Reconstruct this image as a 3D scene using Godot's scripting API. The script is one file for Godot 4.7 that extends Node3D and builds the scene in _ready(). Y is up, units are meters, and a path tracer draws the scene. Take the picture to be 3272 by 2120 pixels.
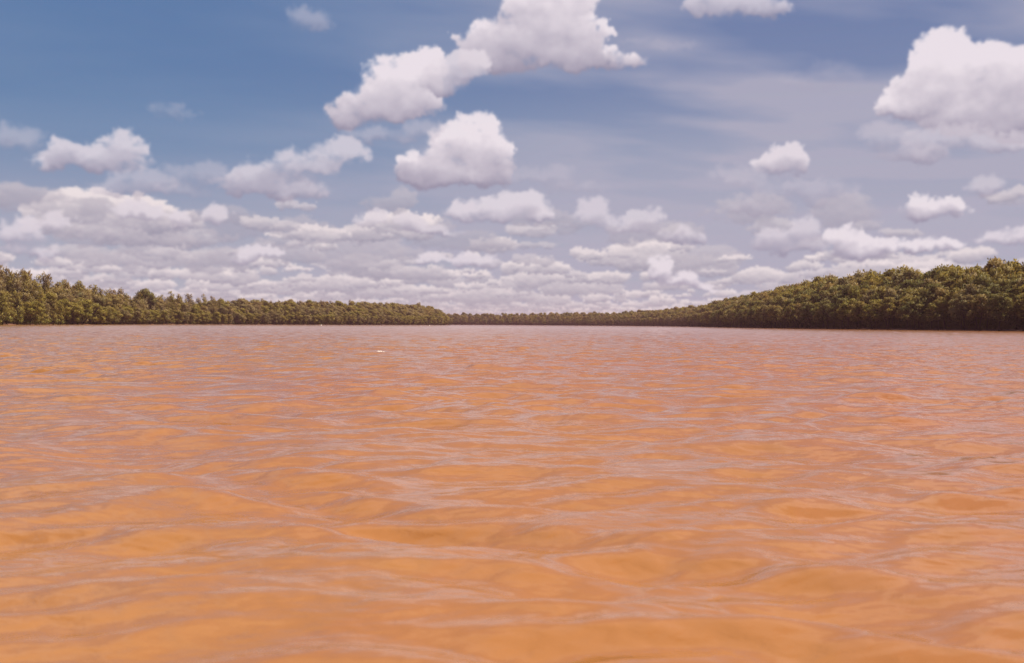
extends Node3D

# ---------------------------------------------------------------- camera, sky, sun
const EYE := Vector3(0.0, 0.8, 0.0)
const SKY_W := 4096
const SKY_H := 2048
const SUN_TOWARDS := Vector3(0.58, 1.18, -0.04)

func _ready():
	var cam := Camera3D.new()
	cam.name = "camera"
	var lens := CameraAttributesPhysical.new()
	lens.frustum_focal_length = 35.57
	lens.frustum_near = 0.05
	lens.frustum_far = 12000.0
	lens.frustum_focus_distance = 15.0
	lens.exposure_aperture = 3.4
	cam.attributes = lens
	cam.fov = 37.29
	cam.near = 0.05
	cam.far = 12000.0
	cam.position = EYE
	cam.rotation_degrees = Vector3(-0.41, 0.0, 0.34)
	add_child(cam)
	cam.current = true

	var env := Environment.new()
	env.background_mode = Environment.BG_SKY
	env.tonemap_mode = Environment.TONE_MAPPER_LINEAR
	env.tonemap_exposure = 1.5
	env.fog_enabled = true
	env.fog_density = 0.00014
	env.fog_light_color = Color(1.0, 0.76, 0.79)
	env.sdfgi_enabled = true
	env.ssao_enabled = true
	env.ssil_enabled = true
	var pano := PanoramaSkyMaterial.new()
	pano.panorama = ImageTexture.create_from_image(make_sky())
	pano.energy_multiplier = 0.667
	env.sky = Sky.new()
	env.sky.sky_material = pano
	var we := WorldEnvironment.new()
	we.name = "world_environment"
	we.environment = env
	add_child(we)

	var sun := DirectionalLight3D.new()
	sun.name = "sun"
	sun.light_energy = 1.6
	sun.light_color = Color(1.0, 0.94, 0.86)
	sun.light_angular_distance = 0.5
	sun.shadow_enabled = true
	add_child(sun)
	sun.look_at_from_position(SUN_TOWARDS * 100.0, Vector3.ZERO)

	build_water()
	build_banks()
	build_forest()
	build_snags()
	build_floats()

# ---------------------------------------------------------------- helpers
func tag(o: Node, label := "", category := "", group := "", kind := "") -> Node:
	if label: o.set_meta("label", label)
	if category: o.set_meta("category", category)
	if group: o.set_meta("group", group)
	if kind: o.set_meta("kind", kind)
	return o

func part(called: String, mesh: Mesh, mat: Material, parent: Node = self) -> MeshInstance3D:
	var o := MeshInstance3D.new()
	o.name = called
	o.mesh = mesh
	o.material_override = mat
	parent.add_child(o, true)
	return o

func arrays_mesh(v: PackedVector3Array, n: PackedVector3Array, c: PackedColorArray, uv: PackedVector2Array, ix: PackedInt32Array) -> ArrayMesh:
	var a := []
	a.resize(Mesh.ARRAY_MAX)
	a[Mesh.ARRAY_VERTEX] = v
	if n.size(): a[Mesh.ARRAY_NORMAL] = n
	if c.size(): a[Mesh.ARRAY_COLOR] = c
	if uv.size(): a[Mesh.ARRAY_TEX_UV] = uv
	a[Mesh.ARRAY_INDEX] = ix
	var m := ArrayMesh.new()
	m.add_surface_from_arrays(Mesh.PRIMITIVE_TRIANGLES, a)
	return m

func fnl(noise_seed: int, type: int, freq: float, fractal: int, octaves: int) -> FastNoiseLite:
	var f := FastNoiseLite.new()
	f.seed = noise_seed
	f.noise_type = type
	f.frequency = freq
	f.fractal_type = fractal
	f.fractal_octaves = octaves
	return f

# ---------------------------------------------------------------- the sky: air, a cloud deck that thins out overhead, and larger cumulus
# each cumulus: how solid it is, then its puffs as azimuth, elevation, half width, half height in degrees
var cumulus := [
	[1.00, [2.4,16.6,2.7,2.4, -0.3,15.7,2.6,1.7, 3.5,15.3,2.2,1.2, -2.1,15.4,1.5,1.3, 5.2,14.9,2.1,0.8, 0.5,18.0,1.4,1.2, 2.6,19.1,2.5,1.7, 4.4,16.2,1.1,1.2]],  # A centre top
	[1.00, [-8.0,12.3,2.5,1.3, -6.8,13.6,2.0,1.6, -4.8,14.7,1.1,1.0, -5.7,12.9,2.1,1.5, -9.6,11.5,1.1,0.7]],  # B
	[0.80, [-3.2,14.6,1.7,0.9, -2.6,14.9,1.3,0.9, -4.2,13.6,1.5,0.9]],  # B wisp
	[1.00, [-2.6,10.5,2.4,1.6, -1.1,9.7,1.3,1.5, -4.9,8.9,2.0,1.2, -3.3,8.5,3.1,0.9, -6.2,9.1,0.9,0.7]],  # C
	[0.72, [-9.9,9.8,1.7,0.9, -12.1,8.9,2.3,1.0, -14.5,8.3,1.6,0.8, -13.3,7.5,3.1,0.7, -15.4,7.7,1.4,0.7]],  # D
	[0.78, [-21.7,9.4,1.3,1.0, -22.5,8.5,2.4,0.8, -24.6,8.9,1.0,0.9, -25.5,8.3,0.8,0.5]],  # E
	[0.50, [-20.4,7.7,2.0,0.8, -21.7,7.2,1.8,0.6]],  # E wisp
	[0.45, [-26.8,9.4,1.4,0.8]],  # F
	[0.42, [-11.9,16.8,1.5,0.9]],  # G
	[0.70, [12.4,17.7,2.4,1.1, 11.0,17.9,1.4,0.9, 14.6,17.3,1.3,0.7]],  # H
	[1.00, [23.6,14.2,1.6,1.4, 22.7,12.7,1.7,1.4, 25.4,13.2,1.9,1.4, 24.8,11.3,2.8,1.6, 27.3,12.8,1.6,1.6, 26.7,10.4,2.1,1.1, 21.3,11.8,1.3,0.8, 29.0,11.3,2.2,1.7]],  # I
	[0.60, [23.5,10.0,2.6,0.8, 26.4,9.5,1.9,0.6, 22.7,9.1,1.3,0.6]],  # I base
	[0.85, [15.7,9.4,1.2,0.9, 15.2,8.8,1.5,0.7]],  # J
	[0.40, [13.0,8.4,1.7,0.7, 16.0,7.6,3.0,0.7, 13.9,6.7,2.1,0.6, 17.9,7.2,1.6,0.8]],  # J wisp
	[0.60, [25.6,7.4,1.3,0.6]],  # K
	[0.95, [23.0,6.2,1.9,0.7, 22.4,6.6,0.8,0.6, 23.8,6.4,0.9,0.5]],  # L
	[0.80, [-0.0,6.6,1.7,1.0, 1.0,7.1,1.0,0.7, -2.0,6.5,2.2,0.7, 1.8,6.4,0.7,0.5]],  # M
	[0.95, [18.7,4.7,0.9,0.9, 19.7,4.2,1.4,0.7, 22.5,4.4,2.1,0.5]],  # N
	[0.70, [16.5,5.4,1.1,0.8, 14.9,4.9,1.4,0.7, 16.1,4.5,2.1,0.5]],  # N2
	[0.75, [-16.8,5.9,0.8,0.7, -18.7,5.6,0.8,0.6, -20.9,6.0,1.6,0.6]],  # P
	[0.70, [4.7,6.4,1.1,1.0, 6.7,5.7,2.0,0.6, 7.7,6.2,1.1,0.6, 10.1,5.1,1.1,0.6, 9.2,5.2,1.0,0.5]],  # Q
	[0.90, [8.7,3.3,1.0,0.7, 9.9,2.6,1.2,0.5, 11.1,2.2,1.2,0.3]],  # R
	[0.70, [-5.9,5.8,1.0,0.7, -8.0,6.0,1.1,0.6, -4.5,5.4,1.7,0.4]],  # S
	[0.30, [-19.2,11.5,1.0,0.5, -18.2,11.3,0.9,0.3]],  # O
	[0.22, [17.8,13.5,2.1,1.0, 15.8,13.5,1.1,0.5]],  # T
	[0.75, [-24.9,5.3,0.9,0.6, -26.7,4.6,1.3,0.8, -25.9,3.6,1.7,0.5]],  # U
	[0.80, [26.7,4.7,1.5,0.6, 27.9,4.5,1.0,0.5]],  # V
	[0.80, [-14.5,4.0,1.4,0.5, -15.4,3.6,0.9,0.5]],  # W
	[0.80, [-2.3,3.7,1.5,0.5, -5.0,3.8,1.2,0.4]],  # X
	[0.42, [-7.5,10.7,2.6,0.6, -5.0,11.2,1.6,0.5]],  # wisps that link the larger ones
	[0.40, [-17.5,8.2,2.6,0.8, -18.6,7.2,1.8,0.5]],
	[0.34, [1.8,8.6,2.4,0.7, 3.6,7.8,2.0,0.5]],
	[0.34, [6.6,14.9,1.3,0.5]],
	[0.45, [20.9,10.3,2.0,0.8, 22.0,9.3,2.0,0.6]],
	[0.20, [9.1,15.6,1.9,0.3, 7.1,16.0,1.2,0.3]],  # Y
]
var n_air := fnl(11, FastNoiseLite.TYPE_SIMPLEX_SMOOTH, 1.0, FastNoiseLite.FRACTAL_FBM, 5)
var n_warp := fnl(23, FastNoiseLite.TYPE_SIMPLEX_SMOOTH, 0.55, FastNoiseLite.FRACTAL_FBM, 4)
var n_puff := fnl(37, FastNoiseLite.TYPE_CELLULAR, 0.62, FastNoiseLite.FRACTAL_FBM, 4)
var n_deck := fnl(51, FastNoiseLite.TYPE_SIMPLEX_SMOOTH, 1.0, FastNoiseLite.FRACTAL_FBM, 4)
var n_lump := fnl(77, FastNoiseLite.TYPE_CELLULAR, 1.0, FastNoiseLite.FRACTAL_FBM, 2)
var sky_rows := []
var sky_w := 0
var sky_h := 0
var sky_row0 := 0
var sky_cols := Vector2i()

var small_cumulus := []
var bins := []

# small cumulus and torn shreds in rows that crowd together towards the horizon, all round
func scatter_cumulus() -> void:
	var rng := RandomNumberGenerator.new()
	rng.seed = 4711
	var row := 0.40
	while row < 9.0:
		var wide := 0.42 + 0.30 * row
		var tall := 0.08 + 0.100 * row
		var az := -180.0 + rng.randf() * wide
		while az < 180.0:
			var front := absf(az) < 60.0
			var left := smoothstep(12.0, -8.0, az) if front else 0.6
			var crowd := lerpf(0.74, 0.22 + 0.30 * left, smoothstep(1.2, 4.8, row)) * lerpf(1.0, 0.5 * left, smoothstep(5.8, 8.0, row))
			var clump := n_air.get_noise_3d(az * 0.10, row * 0.5, 60.0)
			var roll := rng.randf()
			var k := exp(rng.randfn() * 0.45 - 0.05)
			var base := row + rng.randf_range(-0.8, 0.8) * tall
			var n := rng.randi_range(2, 5)
			var puffs := []
			for j in n:
				var off := rng.randf_range(-0.6, 0.6)
				puffs.append_array([az + off * wide * k, base + tall * k * (0.25 - 0.6 * absf(off) + rng.randf_range(-0.1, 0.4)), wide * k * rng.randf_range(0.28, 0.6), tall * k * rng.randf_range(0.45, 0.9)])
			var shine := 1.0 - pow(rng.randf(), 0.8) * lerpf(0.34, 0.88, smoothstep(1.5, 5.0, row))
			if roll < crowd + clump * 0.6 and not (front and absf(az) < 32.0 and row > 6.9):
				var box := Rect2(az, base, 0, 0)
				for j in range(0, puffs.size(), 4):
					box = box.merge(Rect2(puffs[j] - puffs[j + 2] * 1.5, puffs[j + 1] - puffs[j + 3] * 1.5, puffs[j + 2] * 3.0, puffs[j + 3] * 3.0))
				small_cumulus.append([clampf(shine, 0.08, 1.0), puffs, box.grow(0.1), 0.16 + row * 0.085])
			az += wide * rng.randf_range(0.42, 0.95)
		row *= 1.0 + rng.randf_range(0.09, 0.15)
		row += 0.06

func small_clouds(behind: Color, az: float, el: float) -> Color:
	var out := behind
	var here := Vector2(az, el)
	for c in bins[posmod(floori(az / 2.0), 180)]:
		var box: Rect2 = c[2]
		var a := az
		if absf(az - box.get_center().x) > 180.0:
			a -= 360.0 * signf(az)
		here.x = a
		if not box.has_point(here):
			continue
		var size: float = c[3]
		var own := box.position.x * 5.3 + box.position.y * 11.0
		var wx := (a - box.position.x) / (size * 2.0) + own
		var wy := (el - box.position.y) / (size * 1.3)
		var bend := n_warp.get_noise_3d(wx * 1.6, wy * 1.6, 33.0)
		var fine := n_warp.get_noise_3d(wx * 5.0, wy * 5.0, 40.0)
		var u := a + size * (0.9 * bend + 0.55 * fine)
		var v := el + size * (0.35 * n_warp.get_noise_3d(wx * 1.6, wy * 1.6, 47.0) + 0.28 * fine)
		var raw := cloud_field(c[1], u, v)
		if raw <= 0.0:
			continue
		var puff := -n_puff.get_noise_2d(wx * 2.4, wy * 2.0)
		var m := raw - 0.44 + 0.46 * (puff - 0.25) + 0.36 * bend
		if m <= 0.0:
			continue
		var shine: float = c[0]
		var rise: float = (el - box.position.y) / box.size.y
		var edge: float = 0.16 + 0.45 * (1.0 - shine) + 0.35 * clampf(0.6 - rise, 0.0, 1.0)
		var alpha: float = smoothstep(0.0, edge, m) * clampf(0.36 + 0.75 * shine, 0.0, 0.97)
		if alpha <= 0.004:
			continue
		var lift := size * 0.32
		var puff_up := -n_puff.get_noise_2d(wx * 2.4 + 0.1, wy * 2.0 + 0.5)
		var m_up := cloud_field(c[1], u + 0.2 * lift, v + lift) - 0.44 + 0.46 * (puff_up - 0.25) + 0.36 * bend
		var lit: float = clampf(0.50 - 0.9 * (m_up - m) + 1.1 * (rise - 0.45), 0.0, 1.0) * (0.18 + 0.82 * shine)
		var col := Color(0.615, 0.60, 0.67).lerp(Color(0.955, 0.905, 0.905), lit)
		col = col.lerp(Color(0.80, 0.765, 0.79), 0.45 * exp(-el * 0.6))
		out = out.lerp(col, alpha)
	return out

func make_sky() -> Image:
	n_puff.cellular_return_type = FastNoiseLite.RETURN_DISTANCE
	n_lump.cellular_return_type = FastNoiseLite.RETURN_DISTANCE
	scatter_cumulus()
	for c in cumulus:
		var box := Rect2(c[1][0], c[1][1], 0, 0)
		for k in range(0, c[1].size(), 4):
			box = box.merge(Rect2(c[1][k] - c[1][k + 2] * 1.5, c[1][k + 1] - c[1][k + 3] * 1.5, c[1][k + 2] * 3.0, c[1][k + 3] * 3.0))
		c.append(box.grow(0.5))
		c.append(0.75 + 0.035 * box.get_center().y)
	bins.resize(180)
	for k in 180:
		bins[k] = []
	for c in small_cumulus:
		var wide: Rect2 = c[2]
		for k in range(floori(wide.position.x / 2.0), floori(wide.end.x / 2.0) + 1):
			bins[posmod(k, 180)].append(c)
	# the whole dome at a quarter of the resolution, then the part ahead in full
	var whole := sky_block(SKY_W / 4, SKY_H / 4, 0, SKY_W / 4, SKY_H / 8 + 4)
	whole.resize(SKY_W, whole.get_height() * 4, Image.INTERPOLATE_CUBIC)
	var im := Image.create(SKY_W, SKY_H, false, Image.FORMAT_RGB8)
	im.fill(Color(0.62, 0.50, 0.42))
	im.blit_rect(whole, Rect2i(0, 0, SKY_W, SKY_H / 2), Vector2i.ZERO)
	var half := SKY_W / 8
	var top := SKY_H / 2 - SKY_H / 5
	var ahead := sky_block(SKY_W, SKY_H, -half, half, SKY_H / 5, top)
	im.blit_rect(ahead, Rect2i(half, 0, half, SKY_H / 5), Vector2i(0, top))
	im.blit_rect(ahead, Rect2i(0, 0, half, SKY_H / 5), Vector2i(SKY_W - half, top))
	return im

func sky_block(w: int, h: int, c0: int, c1: int, rows: int, row0 := 0) -> Image:
	sky_w = w
	sky_h = h
	sky_row0 = row0
	sky_cols = Vector2i(c0, c1)
	sky_rows = []
	sky_rows.resize(rows)
	var job := WorkerThreadPool.add_group_task(sky_row, rows)
	WorkerThreadPool.wait_for_group_task_completion(job)
	var all := PackedByteArray()
	for r in sky_rows:
		all.append_array(r)
	return Image.create_from_data(c1 - c0, rows, false, Image.FORMAT_RGB8, all)

func sky_row(i: int) -> void:
	var row := PackedByteArray()
	row.resize((sky_cols.y - sky_cols.x) * 3)
	var el := (0.5 - (i + sky_row0 + 0.5) / sky_h) * 180.0
	var at := 0
	for x in range(sky_cols.x, sky_cols.y):
		var az := (x + 0.5) / sky_w * 360.0
		if az > 180.0: az -= 360.0
		var c := sky_color(az, maxf(el, 0.02))
		row[at] = clampi(int(c.r * 255.0 + 0.5), 0, 255)
		row[at + 1] = clampi(int(c.g * 255.0 + 0.5), 0, 255)
		row[at + 2] = clampi(int(c.b * 255.0 + 0.5), 0, 255)
		at += 3
	sky_rows[i] = row

func ramp(e: float, stops: Array) -> Color:
	for k in range(1, stops.size()):
		if e < stops[k][0]:
			return stops[k - 1][1].lerp(stops[k][1], (e - stops[k - 1][0]) / (stops[k][0] - stops[k - 1][0]))
	return stops[-1][1]

var air_stops := [[0.0, Color(0.75, 0.735, 0.775)], [2.5, Color(0.675, 0.685, 0.745)], [6.0, Color(0.64, 0.655, 0.735)], [10.0, Color(0.54, 0.59, 0.705)], [14.0, Color(0.430, 0.500, 0.66)], [19.0, Color(0.365, 0.450, 0.635)], [45.0, Color(0.33, 0.43, 0.64)], [90.0, Color(0.28, 0.39, 0.60)]]

func sky_color(az: float, el: float) -> Color:
	var e := deg_to_rad(el)
	var a := deg_to_rad(az)
	var c := ramp(el, air_stops)
	var d := Vector3(sin(a) * cos(e), sin(e), -cos(a) * cos(e))
	# thin high haze, drawn out in streaks
	var far := 1.0 / (d.y + 0.05)
	var veil := n_air.get_noise_3d(d.x * far * 0.55, d.z * far * 0.9 + d.x * far * 0.2, 3.0)
	var side := smoothstep(-26.0, 14.0, az) if az < 80.0 else smoothstep(154.0, 114.0, az)
	var haze := clampf(0.34 + veil * 1.35, 0.0, 0.8) * (0.25 + 0.75 * side) * smoothstep(50.0, 15.0, el)
	haze = clampf(haze + 0.17 * side + 0.40 * (0.25 + 0.75 * side) * smoothstep(13.5, 8.0, el), 0.0, 0.85)
	c = c.lerp(Color(0.70, 0.685, 0.755), haze)
	c = c.lerp(Color(0.345, 0.50, 0.67), 0.55 * (1.0 - side) * smoothstep(4.0, 12.0, el) * smoothstep(60.0, 25.0, el))
	# grain of the air itself is left to the renderer; now the clouds, far to near
	c = overhead(c, d, az, el)
	if el < 11.0:
		c = small_clouds(c, az, el)
	return big_clouds(c, az, el)

# the cumulus overhead and behind, seen from below: bright where thin, greyer in their thick middles
func overhead(behind: Color, d: Vector3, az: float, el: float) -> Color:
	var ahead := smoothstep(37.0, 30.0, absf(az)) * smoothstep(23.5, 20.0, el)
	var share := smoothstep(7.0, 11.0, el) * (1.0 - ahead)
	if share <= 0.0:
		return behind
	var q := Vector2(d.x, d.z) / (d.y + 0.07)
	var bend := n_deck.get_noise_2d(q.x * 2.1 + 40.0, q.y * 2.1)
	var p := q + Vector2(bend, n_deck.get_noise_2d(q.x * 2.1, q.y * 2.1 - 70.0)) * 0.22
	var n := 0.9 * n_deck.get_noise_2d(p.x * 0.75 + 11.0, p.y * 0.75 - 5.0) + 0.32 * (-n_lump.get_noise_2d(p.x * 2.4, p.y * 2.4) - 0.35) + 0.14 * bend
	var m := n - 0.03 - 0.6 * (1.0 - share)
	if m <= 0.0:
		return behind
	var thick := smoothstep(0.05, 0.75, m)
	var lump := clampf(-n_lump.get_noise_2d(p.x * 5.0 + 3.0, p.y * 5.0), 0.0, 1.0)
	var col := Color(0.95, 0.905, 0.915).lerp(Color(0.72, 0.70, 0.75), clampf(thick * 0.8 - 0.25 * lump + 0.1, 0.0, 1.0))
	return behind.lerp(col, smoothstep(0.0, 0.20, m) * 0.97)

func cloud_field(puffs: Array, u: float, v: float) -> float:
	var gap := 1.0
	for k in range(0, puffs.size(), 4):
		var x: float = (u - puffs[k]) / puffs[k + 2]
		var y: float = (v - puffs[k + 1]) / puffs[k + 3]
		if y < 0.0: y *= 1.25
		var q := 1.0 - (x * x + y * y) * 0.62
		if q > 0.0:
			gap *= 1.0 - q
	return 1.0 - gap

func big_clouds(behind: Color, az: float, el: float) -> Color:
	var out := behind
	var here := Vector2(az, el)
	for c in cumulus:
		var box: Rect2 = c[2]
		if not box.has_point(here):
			continue
		var size: float = c[3]
		var x := az - box.position.x + box.position.x * 3.7
		var y := el - box.position.y + box.position.y * 5.1
		var u := az + 0.75 * n_warp.get_noise_3d(x, y, 0.0) + 0.26 * n_warp.get_noise_3d(x * 4.0, y * 4.0, 5.0)
		var v := el + 0.45 * n_warp.get_noise_3d(x, y, 9.0) + 0.20 * n_warp.get_noise_3d(x * 4.0, y * 4.0, 14.0)
		var raw := cloud_field(c[1], u, v)
		if raw <= 0.0:
			continue
		var solid: float = c[0]
		var puff := -n_puff.get_noise_2d(x / size, y * 1.25 / size)
		var puff_up := -n_puff.get_noise_2d((x + 0.10) / size, (y + 0.40) * 1.25 / size)
		var soft := n_air.get_noise_3d(x * 0.6, y * 0.8, 20.0)
		var rough := 0.27
		var m := raw - 0.43 + rough * (puff - 0.25) + 0.20 * soft
		var rise: float = (el - box.position.y - 0.5) / (box.size.y - 1.0)
		var edge: float = 0.26 + 0.6 * (1.0 - solid) + 0.40 * clampf(0.35 - 1.6 * soft - 1.2 * (rise - 0.3), 0.0, 1.0)
		var alpha: float = smoothstep(0.0, edge, m + 0.05) * clampf(solid * 1.1, 0.0, 0.985)
		if alpha <= 0.003:
			continue
		var m_up := cloud_field(c[1], u + 0.10, v + 0.40) - 0.43 + 0.6 * rough * (puff_up - 0.25) + 0.20 * soft
		var m_here := raw - 0.43 + 0.6 * rough * (puff - 0.25) + 0.20 * soft
		var lit: float = clampf(0.60 - 1.05 * (m_up - m_here) + 1.35 * (rise - 0.40) + 0.20 * soft, 0.0, 1.0)
		lit *= 0.40 + 0.60 * solid
		var col := Color(0.60, 0.575, 0.655).lerp(Color(0.925, 0.885, 0.912), lit)
		out = out.lerp(col, alpha)
	return out

# ---------------------------------------------------------------- the river
var w_kx := PackedFloat32Array()
var w_kz := PackedFloat32Array()
var w_amp := PackedFloat32Array()
var w_phase := PackedFloat32Array()
var w_len := PackedFloat32Array()
var n_patch := fnl(91, FastNoiseLite.TYPE_SIMPLEX_SMOOTH, 1.0, FastNoiseLite.FRACTAL_FBM, 3)
var water_z := PackedFloat32Array()
var water_rows := []
const WATER_COLS := 600
const WATER_END := -400.0

func make_waves() -> void:
	var rng := RandomNumberGenerator.new()
	rng.seed = 90217
	var count := 38
	for i in count:
		var t := (i + rng.randf()) / count
		var length := 0.20 * pow(13.0, t)
		var turn := rng.randfn() * 0.48 + 0.06
		var slope := lerpf(0.060, 0.022, t) * rng.randf_range(0.7, 1.3)
		w_len.append(length)
		w_kx.append(sin(turn) * TAU / length)
		w_kz.append(cos(turn) * TAU / length)
		w_amp.append(slope * length / TAU)
		w_phase.append(rng.randf() * TAU)

# height and slopes of the water at a point, waves shorter than the spacing left out
func wave(x: float, z: float, spacing: float) -> Vector3:
	var bx := x + 0.35 * n_patch.get_noise_2d(x * 0.30, z * 0.30)
	var bz := z + 0.35 * n_patch.get_noise_2d(x * 0.30 + 40.0, z * 0.30)
	var rough := 1.0 + 0.5 * n_patch.get_noise_2d(x * 0.16 + 90.0, z * 0.10)
	var h := 0.0
	var sx := 0.0
	var sz := 0.0
	for i in w_len.size():
		var keep: float = w_len[i] / spacing
		if keep < 1.1:
			continue
		var a := w_amp[i] * minf((keep - 1.1) * 0.5, 1.0)
		if w_len[i] < 0.9:
			a *= rough
		var p := w_kx[i] * bx + w_kz[i] * bz + w_phase[i]
		h += a * sin(p)
		var c := a * cos(p)
		sx += c * w_kx[i]
		sz += c * w_kz[i]
	return Vector3(h, sx, sz)

func water_half(z: float) -> float:
	return 5.0 + 0.72 * maxf(-z, 0.0)

func water_row(i: int) -> void:
	var z := water_z[i]
	var dz := absf(water_z[mini(i + 1, water_z.size() - 1)] - z)
	var half := water_half(z)
	var spacing := maxf(2.0 * half / WATER_COLS, dz)
	var rim_z := smoothstep(0.0, 1.0, minf((2.4 - z) * 0.8, (z - WATER_END) / 60.0))
	var v := PackedVector3Array()
	var n := PackedVector3Array()
	var c := PackedColorArray()
	var uv := PackedVector2Array()
	v.resize(WATER_COLS + 1)
	n.resize(WATER_COLS + 1)
	c.resize(WATER_COLS + 1)
	uv.resize(WATER_COLS + 1)
	for k in WATER_COLS + 1:
		var s := 2.0 * k / WATER_COLS - 1.0
		var x := half * s
		var w := wave(x, z, spacing)
		var rim := rim_z * smoothstep(1.0, 0.93, absf(s))
		v[k] = Vector3(x, w.x * rim, z)
		n[k] = Vector3(-w.y * rim, 1.0, -w.z * rim).normalized()
		c[k] = silt(x, z)
		uv[k] = Vector2(x / 8.0, z / 4.5)
	water_rows[i] = [v, n, c, uv]

# the river carries more yellow or more red mud from place to place
func silt(x: float, z: float) -> Color:
	var t := clampf(0.35 + 0.4 * n_patch.get_noise_2d(x * 0.09 + 7.0, z * 0.05 + 31.0) - x * 0.16 / (1.0 + absf(z) * 0.1), 0.0, 1.0)
	return Color(0.270, 0.107, 0.038).lerp(Color(0.282, 0.126, 0.032), t)

func build_water() -> void:
	make_waves()
	var z := 2.4
	while z > WATER_END:
		water_z.append(z)
		z -= maxf(0.016, 0.0038 * maxf(-z, 0.0))
	water_z.append(WATER_END)
	var rows := water_z.size()
	water_rows.resize(rows)
	WorkerThreadPool.wait_for_group_task_completion(WorkerThreadPool.add_group_task(water_row, rows))
	var v := PackedVector3Array()
	var n := PackedVector3Array()
	var c := PackedColorArray()
	var uv := PackedVector2Array()
	for r in water_rows:
		v.append_array(r[0])
		n.append_array(r[1])
		c.append_array(r[2])
		uv.append_array(r[3])
	water_rows = []
	var ix := PackedInt32Array()
	ix.resize((rows - 1) * WATER_COLS * 6)
	var at := 0
	var wide := WATER_COLS + 1
	for i in rows - 1:
		for k in WATER_COLS:
			var p := i * wide + k
			ix[at] = p
			ix[at + 1] = p + wide
			ix[at + 2] = p + wide + 1
			ix[at + 3] = p
			ix[at + 4] = p + wide + 1
			ix[at + 5] = p + 1
			at += 6
	# beyond the near waves the sheet runs on, flat in itself, to the horizon on every side
	var far := 6000.0
	var rim := [Vector3(-water_half(2.4), 0, 2.4), Vector3(-water_half(0.0), 0, 0.0), Vector3(-water_half(WATER_END), 0, WATER_END), Vector3(water_half(WATER_END), 0, WATER_END), Vector3(water_half(0.0), 0, 0.0), Vector3(water_half(2.4), 0, 2.4)]
	var out := [Vector3(-far, 0, far), Vector3(-far, 0, 0), Vector3(-far, 0, -far), Vector3(far, 0, -far), Vector3(far, 0, 0), Vector3(far, 0, far)]
	for k in 6:
		var j := (k + 1) % 6
		var quad := [rim[k], out[k], out[j], rim[j]]
		var first := v.size()
		for q: Vector3 in quad:
			v.append(q)
			n.append(Vector3.UP)
			c.append(Color(0.272, 0.109, 0.037))
			uv.append(Vector2(q.x / 8.0, q.z / 4.5))
		ix.append_array([first, first + 1, first + 2, first, first + 2, first + 3])
	var m := StandardMaterial3D.new()
	m.resource_name = "muddy water"
	m.vertex_color_use_as_albedo = true
	m.roughness = 0.11
	m.metallic_specular = 0.44
	m.normal_enabled = true
	m.normal_texture = ripple_map()
	m.normal_scale = 0.34
	var o := part("river", arrays_mesh(v, n, c, uv, ix), m)
	tag(o, "orange brown muddy river with small wind waves", "river", "", "structure")

func ripple_map() -> ImageTexture:
	var a := fnl(5, FastNoiseLite.TYPE_SIMPLEX_SMOOTH, 0.022, FastNoiseLite.FRACTAL_FBM, 3)
	a.fractal_gain = 0.5
	a.domain_warp_enabled = true
	a.domain_warp_amplitude = 12.0
	a.domain_warp_frequency = 0.01
	var im := a.get_seamless_image(1024, 1024)
	im.convert(Image.FORMAT_RGBA8)
	im.bump_map_to_normal_map(7.0)
	return ImageTexture.create_from_image(im)

# ---------------------------------------------------------------- the banks
# where the waterline runs, from beside the boat to the far bend, as x and z in metres
var left_shore := [Vector2(-112, -60), Vector2(-113, -150), Vector2(-120, -235), Vector2(-131, -320), Vector2(-138, -395), Vector2(-126, -465), Vector2(-104, -515), Vector2(-85, -590), Vector2(-71, -650), Vector2(-60, -715), Vector2(-50, -762), Vector2(-56, -800), Vector2(-92, -830), Vector2(-170, -850)]
var right_shore := [Vector2(116, -60), Vector2(111, -130), Vector2(105, -195), Vector2(96, -240), Vector2(90, -300), Vector2(91, -370), Vector2(99, -470), Vector2(112, -600), Vector2(120, -720), Vector2(110, -830), Vector2(88, -930), Vector2(52, -1010), Vector2(8, -1060), Vector2(-50, -1085), Vector2(-130, -1100), Vector2(-260, -1110)]

func shore_line(points: Array) -> PackedVector3Array:
	var c := Curve3D.new()
	c.bake_interval = 2.0
	for i in points.size():
		var p: Vector2 = points[i]
		var t: Vector2 = (points[mini(i + 1, points.size() - 1)] - points[maxi(i - 1, 0)]) / 6.0
		c.add_point(Vector3(p.x, 0, p.y), Vector3(-t.x, 0, -t.y), Vector3(t.x, 0, t.y))
	return c.get_baked_points()

# the side of the waterline that is land: +1 to the left of the way it runs, -1 to the right
func inland(line: PackedVector3Array, i: int, side: float) -> Vector3:
	var t := (line[mini(i + 3, line.size() - 1)] - line[maxi(i - 3, 0)]).normalized()
	return Vector3(t.z, 0, -t.x) * side

func ground_height(off: float) -> float:
	if off < 1.5:
		return lerpf(-0.35, 0.15, (off + 1.5) / 3.0)
	return 0.15 + 0.5 * smoothstep(1.5, 12.0, off)

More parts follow.
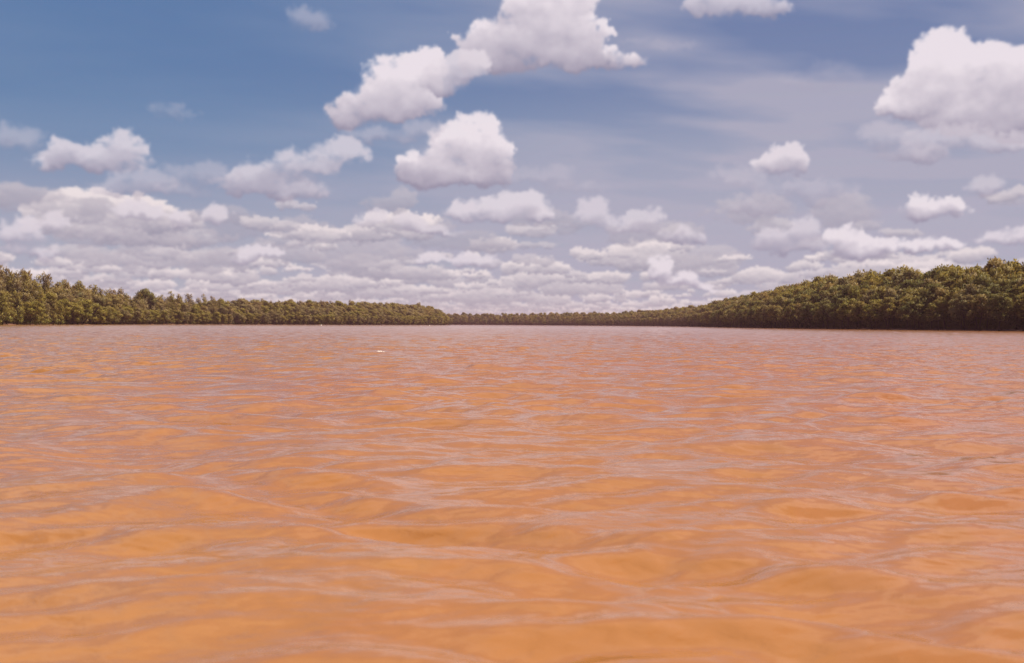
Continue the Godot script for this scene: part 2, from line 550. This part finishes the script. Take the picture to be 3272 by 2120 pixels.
func build_banks() -> void:
	var mud := StandardMaterial3D.new()
	mud.resource_name = "mud"
	mud.vertex_color_use_as_albedo = true
	mud.roughness = 0.75
	var lump := fnl(64, FastNoiseLite.TYPE_SIMPLEX_SMOOTH, 0.35, FastNoiseLite.FRACTAL_FBM, 3)
	for s in [[left_shore, -1.0], [right_shore, 1.0]]:
		var line := shore_line(s[0])
		var steps := [-1.5, -0.5, 0.0, 0.5, 1.2, 2.2, 4.0, 8.0, 15.0, 40.0, 120.0]
		var v := PackedVector3Array()
		var c := PackedColorArray()
		var ix := PackedInt32Array()
		for i in line.size():
			var dir := inland(line, i, -s[1])
			for off: float in steps:
				var p := line[i] + dir * off
				var l := lump.get_noise_2d(p.x, p.z)
				p.y = ground_height(off + l * 0.9) + l * 0.12
				v.append(p)
				c.append(Color(0.12, 0.052, 0.034).lerp(Color(0.20, 0.09, 0.055), clampf(0.5 + l, 0, 1)))
		var w := steps.size()
		for i in line.size() - 1:
			for k in w - 1:
				var p := i * w + k
				ix.append_array([p, p + w, p + w + 1, p, p + w + 1, p + 1])
		var st := SurfaceTool.new()
		st.create_from(arrays_mesh(v, PackedVector3Array(), c, PackedVector2Array(), ix), 0)
		st.generate_normals()
		var o := part("riverbank", st.commit(), mud)
		tag(o, "low reddish mud bank under the mangroves on the %s" % ("left, ending in a point" if s[1] < 0.0 else "right, curving round to the far bend"), "riverbank", "", "structure")

# ---------------------------------------------------------------- the mangroves
const FORMS := ["upright", "rounded", "spreading", "overhanging"]
var bark: StandardMaterial3D
var leafage := []
var crowns := {}      # form -> meshes for a tree ten metres tall
var trunks := {}
var roots := []

func tube(v: PackedVector3Array, n: PackedVector3Array, c: PackedColorArray, ix: PackedInt32Array, path: Array, radii: Array, tint: Color, sides := 5) -> void:
	var first := v.size()
	for i in path.size():
		var t: Vector3 = (path[mini(i + 1, path.size() - 1)] - path[maxi(i - 1, 0)]).normalized()
		var a := t.cross(Vector3(0.3, 0.1, 1.0)).normalized()
		var b := t.cross(a)
		for k in sides:
			var r := a * cos(TAU * k / sides) + b * sin(TAU * k / sides)
			v.append(path[i] + r * radii[i])
			n.append(r)
			c.append(tint)
	for i in path.size() - 1:
		for k in sides:
			var p := first + i * sides + k
			var q := first + i * sides + (k + 1) % sides
			ix.append_array([p, q, q + sides, p, q + sides, p + sides])

# one tree of ten metres: [trunk with limbs, crown]
func grow(form: String, rng: RandomNumberGenerator) -> Array:
	var tv := PackedVector3Array()
	var tn := PackedVector3Array()
	var tc := PackedColorArray()
	var ti := PackedInt32Array()
	var v := PackedVector3Array()
	var n := PackedVector3Array()
	var c := PackedColorArray()
	var ix := PackedInt32Array()
	var upright := form == "upright"
	var wood := Color(0.19, 0.115, 0.085) if not upright else Color(0.23, 0.165, 0.125)
	var lean := Vector3(rng.randf_range(-0.9, 0.9), 0, rng.randf_range(-0.9, 0.9))
	var fork := rng.randf_range(2.2, 3.6)
	var base := Vector3(0, -0.4, 0)
	var mid := Vector3(0, fork, 0) + lean * 0.5
	tube(tv, tn, tc, ti, [base, Vector3(0, fork * 0.5, 0) + lean * 0.15, mid], [0.20, 0.16, 0.13], wood, 6)
	var clumps := []
	var count := 18 if form == "spreading" else (20 if form == "rounded" else 17)
	for k in count:
		var y := 0.0
		var reach := 0.0
		var r := 0.0
		if form == "upright":
			y = lerpf(0.9, 9.4, (k + rng.randf()) / count)
			reach = 2.1 * sqrt(rng.randf()) * (1.12 - 0.95 * (y / 10.0))
			r = rng.randf_range(0.55, 0.95) * lerpf(1.1, 0.75, y / 10.0)
		elif form == "rounded":
			y = lerpf(1.5, 9.0, pow((k + rng.randf()) / count, 0.85))
			reach = 2.7 * sqrt(rng.randf()) * sqrt(maxf(0.05, 1.0 - pow((y - 5.3) / 5.0, 2.0)))
			r = rng.randf_range(0.8, 1.35)
		elif form == "overhanging":
			y = lerpf(3.3, 9.2, pow((k + rng.randf()) / count, 0.8))
			reach = 3.2 * sqrt(rng.randf()) * (1.0 - 0.5 * absf(y - 5.5) / 4.5)
			r = rng.randf_range(0.7, 1.15)
		else:
			y = lerpf(1.3, 8.9, pow((k + rng.randf()) / count, 0.6))
			reach = 3.3 * sqrt(rng.randf()) * (1.15 - 0.6 * absf(y - 6.0) / 5.0)
			r = rng.randf_range(0.75, 1.25)
		var ang := k * 2.4 + rng.randf() * 1.2
		clumps.append([Vector3(cos(ang) * reach, y, sin(ang) * reach) + lean * (y / 10.0), r])
	for cl in clumps:
		var at: Vector3 = cl[0]
		var r: float = cl[1]
		# a limb out to it
		var start := mid.lerp(Vector3(lean.x * 0.7, maxf(fork, at.y * 0.72), lean.z * 0.7), 0.7 if at.y > fork + 1.0 else 0.0)
		var knee := start.lerp(at, 0.55) + Vector3(0, -0.25, 0)
		tube(tv, tn, tc, ti, [mid, start, knee, at + Vector3(0, r * 0.3, 0)], [0.11, 0.085, 0.055, 0.02], wood, 4)
		var twigs := 7 if upright else 4
		for j in twigs:
			var out := Vector3(rng.randfn(), absf(rng.randfn()) + (0.9 if upright else 0.2), rng.randfn()).normalized()
			tube(tv, tn, tc, ti, [at, at + out * r * rng.randf_range(0.9, 1.35)], [0.045, 0.012] if upright else [0.03, 0.008], wood.lerp(Color(0.36, 0.28, 0.24), 0.6), 3)
		# sprays of leaves round it
		var tone := rng.randf()
		var sprays := int((170 if upright else 300) * r * r)
		for j in sprays:
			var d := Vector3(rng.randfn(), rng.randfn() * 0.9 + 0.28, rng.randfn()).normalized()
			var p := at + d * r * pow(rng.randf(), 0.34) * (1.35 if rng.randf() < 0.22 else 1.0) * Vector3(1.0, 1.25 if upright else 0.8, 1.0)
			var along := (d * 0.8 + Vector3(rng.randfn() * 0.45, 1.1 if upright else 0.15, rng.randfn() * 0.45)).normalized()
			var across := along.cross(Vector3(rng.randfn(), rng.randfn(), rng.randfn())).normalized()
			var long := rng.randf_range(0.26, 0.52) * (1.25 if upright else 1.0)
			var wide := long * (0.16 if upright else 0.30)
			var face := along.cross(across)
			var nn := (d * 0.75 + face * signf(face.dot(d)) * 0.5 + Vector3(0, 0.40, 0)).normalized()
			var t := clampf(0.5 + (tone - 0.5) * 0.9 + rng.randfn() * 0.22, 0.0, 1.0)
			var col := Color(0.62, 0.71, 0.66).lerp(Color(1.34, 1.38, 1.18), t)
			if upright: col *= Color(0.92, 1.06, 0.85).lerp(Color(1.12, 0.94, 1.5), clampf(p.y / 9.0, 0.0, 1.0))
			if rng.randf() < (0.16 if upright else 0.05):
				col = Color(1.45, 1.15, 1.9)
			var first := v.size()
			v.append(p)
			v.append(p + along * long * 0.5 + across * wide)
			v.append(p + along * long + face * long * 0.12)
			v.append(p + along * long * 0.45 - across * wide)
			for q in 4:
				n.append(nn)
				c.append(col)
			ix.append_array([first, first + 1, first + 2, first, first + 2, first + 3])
	var none := PackedVector2Array()
	return [arrays_mesh(tv, tn, tc, none, ti), arrays_mesh(v, n, c, none, ix)]

func grow_root(rng: RandomNumberGenerator) -> ArrayMesh:
	var v := PackedVector3Array()
	var n := PackedVector3Array()
	var c := PackedColorArray()
	var ix := PackedInt32Array()
	var out := rng.randf_range(1.0, 2.2)
	var top := rng.randf_range(0.9, 1.7)
	var path := []
	var radii := []
	for k in 6:
		var t := k / 5.0
		path.append(Vector3(out * t, top * (1.0 - t * t) - 0.5 * t, rng.randf_range(-0.06, 0.06)))
		radii.append(lerpf(0.07, 0.05, t))
	tube(v, n, c, ix, path, radii, Color(0.24, 0.115, 0.07), 5)
	return arrays_mesh(v, n, c, PackedVector2Array(), ix)

func leaf_material(color: Color) -> StandardMaterial3D:
	var m := StandardMaterial3D.new()
	m.resource_name = "leaves"
	m.albedo_color = color.linear_to_srgb()
	m.vertex_color_use_as_albedo = true
	m.roughness = 0.55
	m.metallic_specular = 0.3
	m.backlight_enabled = true
	m.backlight = Color(0.9, 0.85, 0.7)
	return m

# tone of the leaves: word for the label, colour
var tones := [["olive green", Color(0.285, 0.222, 0.068)], ["yellow green", Color(0.320, 0.260, 0.066)], ["dark green", Color(0.215, 0.190, 0.068)], ["grey olive", Color(0.300, 0.235, 0.115)], ["brownish olive", Color(0.315, 0.230, 0.092)]]
var ordinals := {}

func ordinal(k: int) -> String:
	var tail := "th"
	if k % 100 < 11 or k % 100 > 13:
		tail = ["th", "st", "nd", "rd", "th", "th", "th", "th", "th", "th"][k % 10]
	return str(k) + tail

func build_forest() -> void:
	var rng := RandomNumberGenerator.new()
	rng.seed = 1848
	bark = StandardMaterial3D.new()
	bark.resource_name = "bark"
	bark.vertex_color_use_as_albedo = true
	bark.roughness = 0.9
	for t in tones:
		leafage.append(leaf_material(t[1]))
	for f in FORMS:
		crowns[f] = []
		trunks[f] = []
		for k in 5:
			var g := grow(f, rng)
			trunks[f].append(g[0])
			crowns[f].append(g[1])
	for k in 4:
		roots.append(grow_root(rng))
	# where they stand: rows behind each waterline
	var spots := []
	plant(spots, shore_line(left_shore), -1.0, rng)
	plant(spots, shore_line(right_shore), 1.0, rng)
	var lone := Vector3(-150.0, 0.4, -402.0)
	spots.append({"at": lone, "form": "rounded", "tall": 13.9, "tone": 2, "row": 4, "bank": "left", "far": 402.0, "px": lone.x / 402.0, "turn": 1.0, "pick": 2, "show": 1.0, "nth": 0})
	spots.sort_custom(func(a, b): return a.show > b.show)
	var singles := spots.slice(0, 300)
	for s in spots.slice(300):
		rest.append(s)
	# count along each row so that every label finds one tree
	singles.sort_custom(func(a, b): return a.px < b.px)
	for s in singles:
		var key: String = s.bank + str(s.row)
		ordinals[key] = ordinals.get(key, 0) + 1
		s.nth = ordinals[key]
	for s in singles:
		single_tree(s, rng)
	far_forest()

var rest := []

func plant(spots: Array, line: PackedVector3Array, side: float, rng: RandomNumberGenerator) -> void:
	#      inland, spacing, height
	var rows := [[0.5, 4.4, 6.4], [5.0, 4.6, 8.8], [9.5, 4.8, 10.8], [15.0, 5.0, 12.6], [23.0, 5.4, 13.6]]
	if side > 0.0:
		rows = [[0.8, 6.2, 7.6], [5.5, 4.8, 10.2], [9.5, 4.8, 12.8], [15.0, 5.0, 15.2], [23.0, 5.4, 17.2]]
	thicket(line, side, rng)
	for r in rows.size():
		var run := 0.0
		var next := rng.randf() * 4.0
		for i in range(1, line.size()):
			run += line[i].distance_to(line[i - 1])
			if run < next:
				continue
			var far := -line[i].z
			var sparse := 1.0 + smoothstep(350.0, 900.0, far) * 0.3
			next = run + rows[r][1] * sparse * rng.randf_range(0.7, 1.3)
			var off: float = rows[r][0] + rng.randf_range(-1.2, 1.2)
			var p := line[i] + inland(line, i, -side) * off
			p.y = ground_height(off) - 0.1
			var f: String = FORMS[rng.randi_range(1, 2)]
			if side < 0.0 and rng.randf() < 0.75 - smoothstep(380.0, 560.0, far) * 0.6:
				f = "upright"
			var tall: float = rows[r][2] * rng.randf_range(0.88 if side < 0.0 else 0.92, 1.12 if side < 0.0 else 1.07) * tall_at(side, far)
			if f == "upright": tall *= 1.08
			var tone := rng.randi_range(0, 4)
			if side < 0.0: tone = [0, 1, 3, 4, 4, 1, 3][rng.randi_range(0, 6)]
			else: tone = [0, 0, 2, 1, 2, 4, 3][rng.randi_range(0, 6)]
			if side < 0.0 and r == 0:
				tone = [1, 1, 0, 3][rng.randi_range(0, 3)]
				if rng.randf() < 0.6: f = "spreading"
			if side > 0.0 and (r == 0 or r == 1 and rng.randf() < 0.6):
				f = "overhanging"
				tall *= 1.1
			var px := p.x / far
			if far < 60.0 or absf(px) > 0.66:
				continue
			var inside := 1.0 if absf(px) < 0.53 else 0.05
			spots.append({"at": p, "form": f, "tall": tall, "tone": tone, "row": r, "bank": "left" if side < 0.0 else "right", "far": far, "px": px, "turn": rng.randf() * TAU, "pick": rng.randi_range(0, 4), "show": inside * tall / far * [1.0, 0.8, 0.62, 0.5, 0.3][r], "nth": 0})

# how tall the forest grows along each bank
func tall_at(side: float, far: float) -> float:
	if side < 0.0:
		return lerpf(1.06, 0.86, smoothstep(230.0, 420.0, far)) * lerpf(1.0, 1.22, smoothstep(480.0, 720.0, far))
	return lerpf(0.93, 1.0, smoothstep(215.0, 285.0, far)) * lerpf(1.0, 0.98, smoothstep(330.0, 450.0, far)) * lerpf(1.0, 0.78, smoothstep(600.0, 1000.0, far))

# low young mangroves between the trunks
func thicket(line: PackedVector3Array, side: float, rng: RandomNumberGenerator) -> void:
	for off: float in [4.5, 8.0, 13.0, 20.0, 28.0]:
		if off < 6.0 and side > 0.0:
			continue
		var next := 0.0
		for i in range(0, line.size()):
			if i * 2.0 < next:
				continue
			next = i * 2.0 + rng.randf_range(2.0, 4.2)
			var p := line[i] + inland(line, i, -side) * (off + rng.randf_range(-1.5, 1.5))
			p.y = ground_height(off) - 0.7
			if absf(p.x / p.z) < 0.66 and p.z < -60.0:
				rest.append({"at": p, "form": FORMS[rng.randi_range(1, 2)], "tall": rng.randf_range(3.0, 5.5), "tone": rng.randi_range(0, 4), "turn": rng.randf() * TAU, "pick": rng.randi_range(0, 4)})

func single_tree(s: Dictionary, rng: RandomNumberGenerator) -> void:
	var o := Node3D.new()
	o.name = "mangrove_tree"
	add_child(o, true)
	o.position = s.at
	o.rotation.y = s.turn
	var k: float = s.tall / 10.0
	var spread := k * rng.randf_range(0.92, 1.12)
	o.scale = Vector3(lerpf(spread, 1.0, 0.35), k, lerpf(spread, 1.0, 0.35))
	part("trunk", trunks[s.form][s.pick], bark, o)
	part("crown", crowns[s.form][s.pick], leafage[s.tone], o)
	if s.row == 0:
		for j in 4:
			var r := part("prop_root", roots[(j + s.nth) % 4], bark, o)
			r.rotation.y = j * TAU / 4.0 + s.nth
	var shape: String = {"upright": "feathery upright", "rounded": "round-crowned", "spreading": "broad clumpy", "overhanging": "high-skirted"}[s.form]
	var where: String = ["at the waterline", "in the second row", "in the third row", "in the fourth row", "in the hindmost row"][s.row]
	var bank: String = s.bank
	tag(o, "%s %s mangrove %s, %s bank, %s from the frame's left" % [tones[s.tone][0], shape, where, bank, ordinal(s.nth)], "tree", "mangroves lining the river banks")

func far_forest() -> void:
	var o := Node3D.new()
	o.name = "far_forest"
	add_child(o, true)
	tag(o, "mass of distant olive mangroves lining the far bend and filling in behind the banks", "forest", "", "stuff")
	for f in FORMS:
		for k in 5:
			var mine := rest.filter(func(s): return s.form == f and s.pick == k)
			if mine.is_empty():
				continue
			for wood in [true, false]:
				var mm := MultiMesh.new()
				mm.transform_format = MultiMesh.TRANSFORM_3D
				mm.use_colors = true
				mm.mesh = trunks[f][k] if wood else crowns[f][k]
				mm.instance_count = mine.size()
				for i in mine.size():
					var s: Dictionary = mine[i]
					var h: float = s.tall / 10.0
					mm.set_instance_transform(i, Transform3D(Basis(Vector3.UP, s.turn).scaled(Vector3(lerpf(h, 1.0, 0.35), h, lerpf(h, 1.0, 0.35))), s.at))
					mm.set_instance_color(i, Color(1, 1, 1) if wood else tones[s.tone][1])
				var mi := MultiMeshInstance3D.new()
				mi.name = "tree_stems" if wood else "leaf_canopy"
				mi.multimesh = mm
				mi.material_override = bark if wood else white_leaf()
				mi.set_meta("kind", "stuff")
				o.add_child(mi, true)

var white: StandardMaterial3D
func white_leaf() -> StandardMaterial3D:
	if white == null:
		white = leaf_material(Color(1, 1, 1))
	return white

# bare trunks that have fallen or lean out over the water
func build_snags() -> void:
	var rng := RandomNumberGenerator.new()
	rng.seed = 808
	var grey := StandardMaterial3D.new()
	grey.resource_name = "weathered wood"
	grey.albedo_color = Color(0.54, 0.46, 0.40)
	grey.roughness = 0.9
	var places := [
		[Vector3(-127.0, 0.1, -290.0), Vector3(5.5, 5.0, 0.8), "pale bare trunk leaning out low from the left bank, nearest the frame's edge"],
		[Vector3(-121.0, 0.0, -462.0), Vector3(4.8, 3.6, 2.0), "pale bare trunk leaning over the water midway along the left bank"],
		[Vector3(-82.0, 0.0, -586.0), Vector3(4.0, 4.6, 1.0), "pale leaning trunk on the left bank, nearest the bank's rounded end"],
		[Vector3(89.5, 0.0, -306.0), Vector3(-3.4, 6.8, 1.2), "pale bare trunk slanting up to the left out of the right bank"]]
	for s in places:
		var o := Node3D.new()
		o.name = "leaning_trunk"
		add_child(o, true)
		o.position = s[0]
		tag(o, s[2], "dead tree", "bare trunks along the waterline")
		var tip: Vector3 = s[1]
		for k in 4:
			var v := PackedVector3Array()
			var n := PackedVector3Array()
			var c := PackedColorArray()
			var ix := PackedInt32Array()
			if k == 0:
				tube(v, n, c, ix, [Vector3(-0.25, -0.6, -0.1) * tip.normalized(), tip * 0.35 + Vector3(0, 0.3, 0), tip * 0.7, tip], [0.24, 0.19, 0.14, 0.05], Color(1, 1, 1), 6)
			else:
				var at := tip * (0.38 + 0.17 * k)
				var out := (tip.normalized() + Vector3(rng.randfn() * 0.5, 0.5, rng.randfn() * 0.5)).normalized()
				tube(v, n, c, ix, [at, at + out * 0.9, at + out * 1.7 + Vector3(0, 0.35, 0)], [0.085, 0.06, 0.02], Color(1, 1, 1), 5)
			part("trunk" if k == 0 else "branch", arrays_mesh(v, n, c, PackedVector2Array(), ix), grey, o)

# ---------------------------------------------------------------- small things afloat
func lathe(profile: Array, sides := 14) -> ArrayMesh:
	var st := SurfaceTool.new()
	st.begin(Mesh.PRIMITIVE_TRIANGLES)
	st.set_smooth_group(0)
	for i in profile.size() - 1:
		for k in sides:
			var a := TAU * k / sides
			var b := TAU * (k + 1) / sides
			var p: Vector2 = profile[i]
			var q: Vector2 = profile[i + 1]
			var c := [Vector3(cos(a) * p.x, p.y, sin(a) * p.x), Vector3(cos(b) * p.x, p.y, sin(b) * p.x), Vector3(cos(b) * q.x, q.y, sin(b) * q.x), Vector3(cos(a) * q.x, q.y, sin(a) * q.x)]
			for j in [0, 2, 1, 0, 3, 2]:
				st.add_vertex(c[j])
	st.generate_normals()
	return st.commit()

func build_floats() -> void:
	var paint := StandardMaterial3D.new()
	paint.albedo_color = Color(0.93, 0.89, 0.84)
	paint.roughness = 0.45
	var dark := StandardMaterial3D.new()
	dark.albedo_color = Color(0.30, 0.22, 0.18)
	dark.roughness = 0.8
	var body := lathe([Vector2(0.0, -0.30), Vector2(0.16, -0.26), Vector2(0.27, -0.12), Vector2(0.30, 0.02), Vector2(0.26, 0.16), Vector2(0.15, 0.26), Vector2(0.06, 0.30), Vector2(0.05, 0.40), Vector2(0.0, 0.40)])
	var ring := TorusMesh.new()
	ring.inner_radius = 0.05
	ring.outer_radius = 0.09
	ring.rings = 12
	ring.ring_segments = 6
	for s in [[Vector3(-62.5, 0.10, -322.0), "small white float on the water in front of the middle of the left bank"], [Vector3(-34.6, 0.10, -412.0), "small white float on the water near the rounded end of the left bank"]]:
		var o := Node3D.new()
		o.name = "mooring_float"
		add_child(o, true)
		o.position = s[0]
		o.scale = Vector3.ONE * 0.7
		tag(o, s[1], "float", "white floats off the left bank")
		part("body", body, paint, o)
		var r := part("ring", ring, dark, o)
		r.position.y = 0.45
		r.rotation.x = PI / 2
	# a fleck of foam on a crest
	var rng := RandomNumberGenerator.new()
	rng.seed = 66
	var st := SurfaceTool.new()
	var bubble := SphereMesh.new()
	bubble.radial_segments = 8
	bubble.rings = 4
	st.begin(Mesh.PRIMITIVE_TRIANGLES)
	var mid := Vector3(-3.75, 0, -28.0)
	for k in 18:
		var x := rng.randfn() * 0.06
		var z := rng.randfn() * 0.035
		var w := wave(mid.x + x, mid.z + z, 0.13)
		var r := rng.randf_range(0.012, 0.035)
		st.append_from(bubble, 0, Transform3D(Basis.from_scale(Vector3(r, r * 0.6, r) * 2.0), Vector3(x, w.x + 0.01, z)))
	var foam := part("foam_patch", st.commit(), paint)
	foam.position = mid
	tag(foam, "small bright white fleck of foam on a wave left of the middle", "foam")
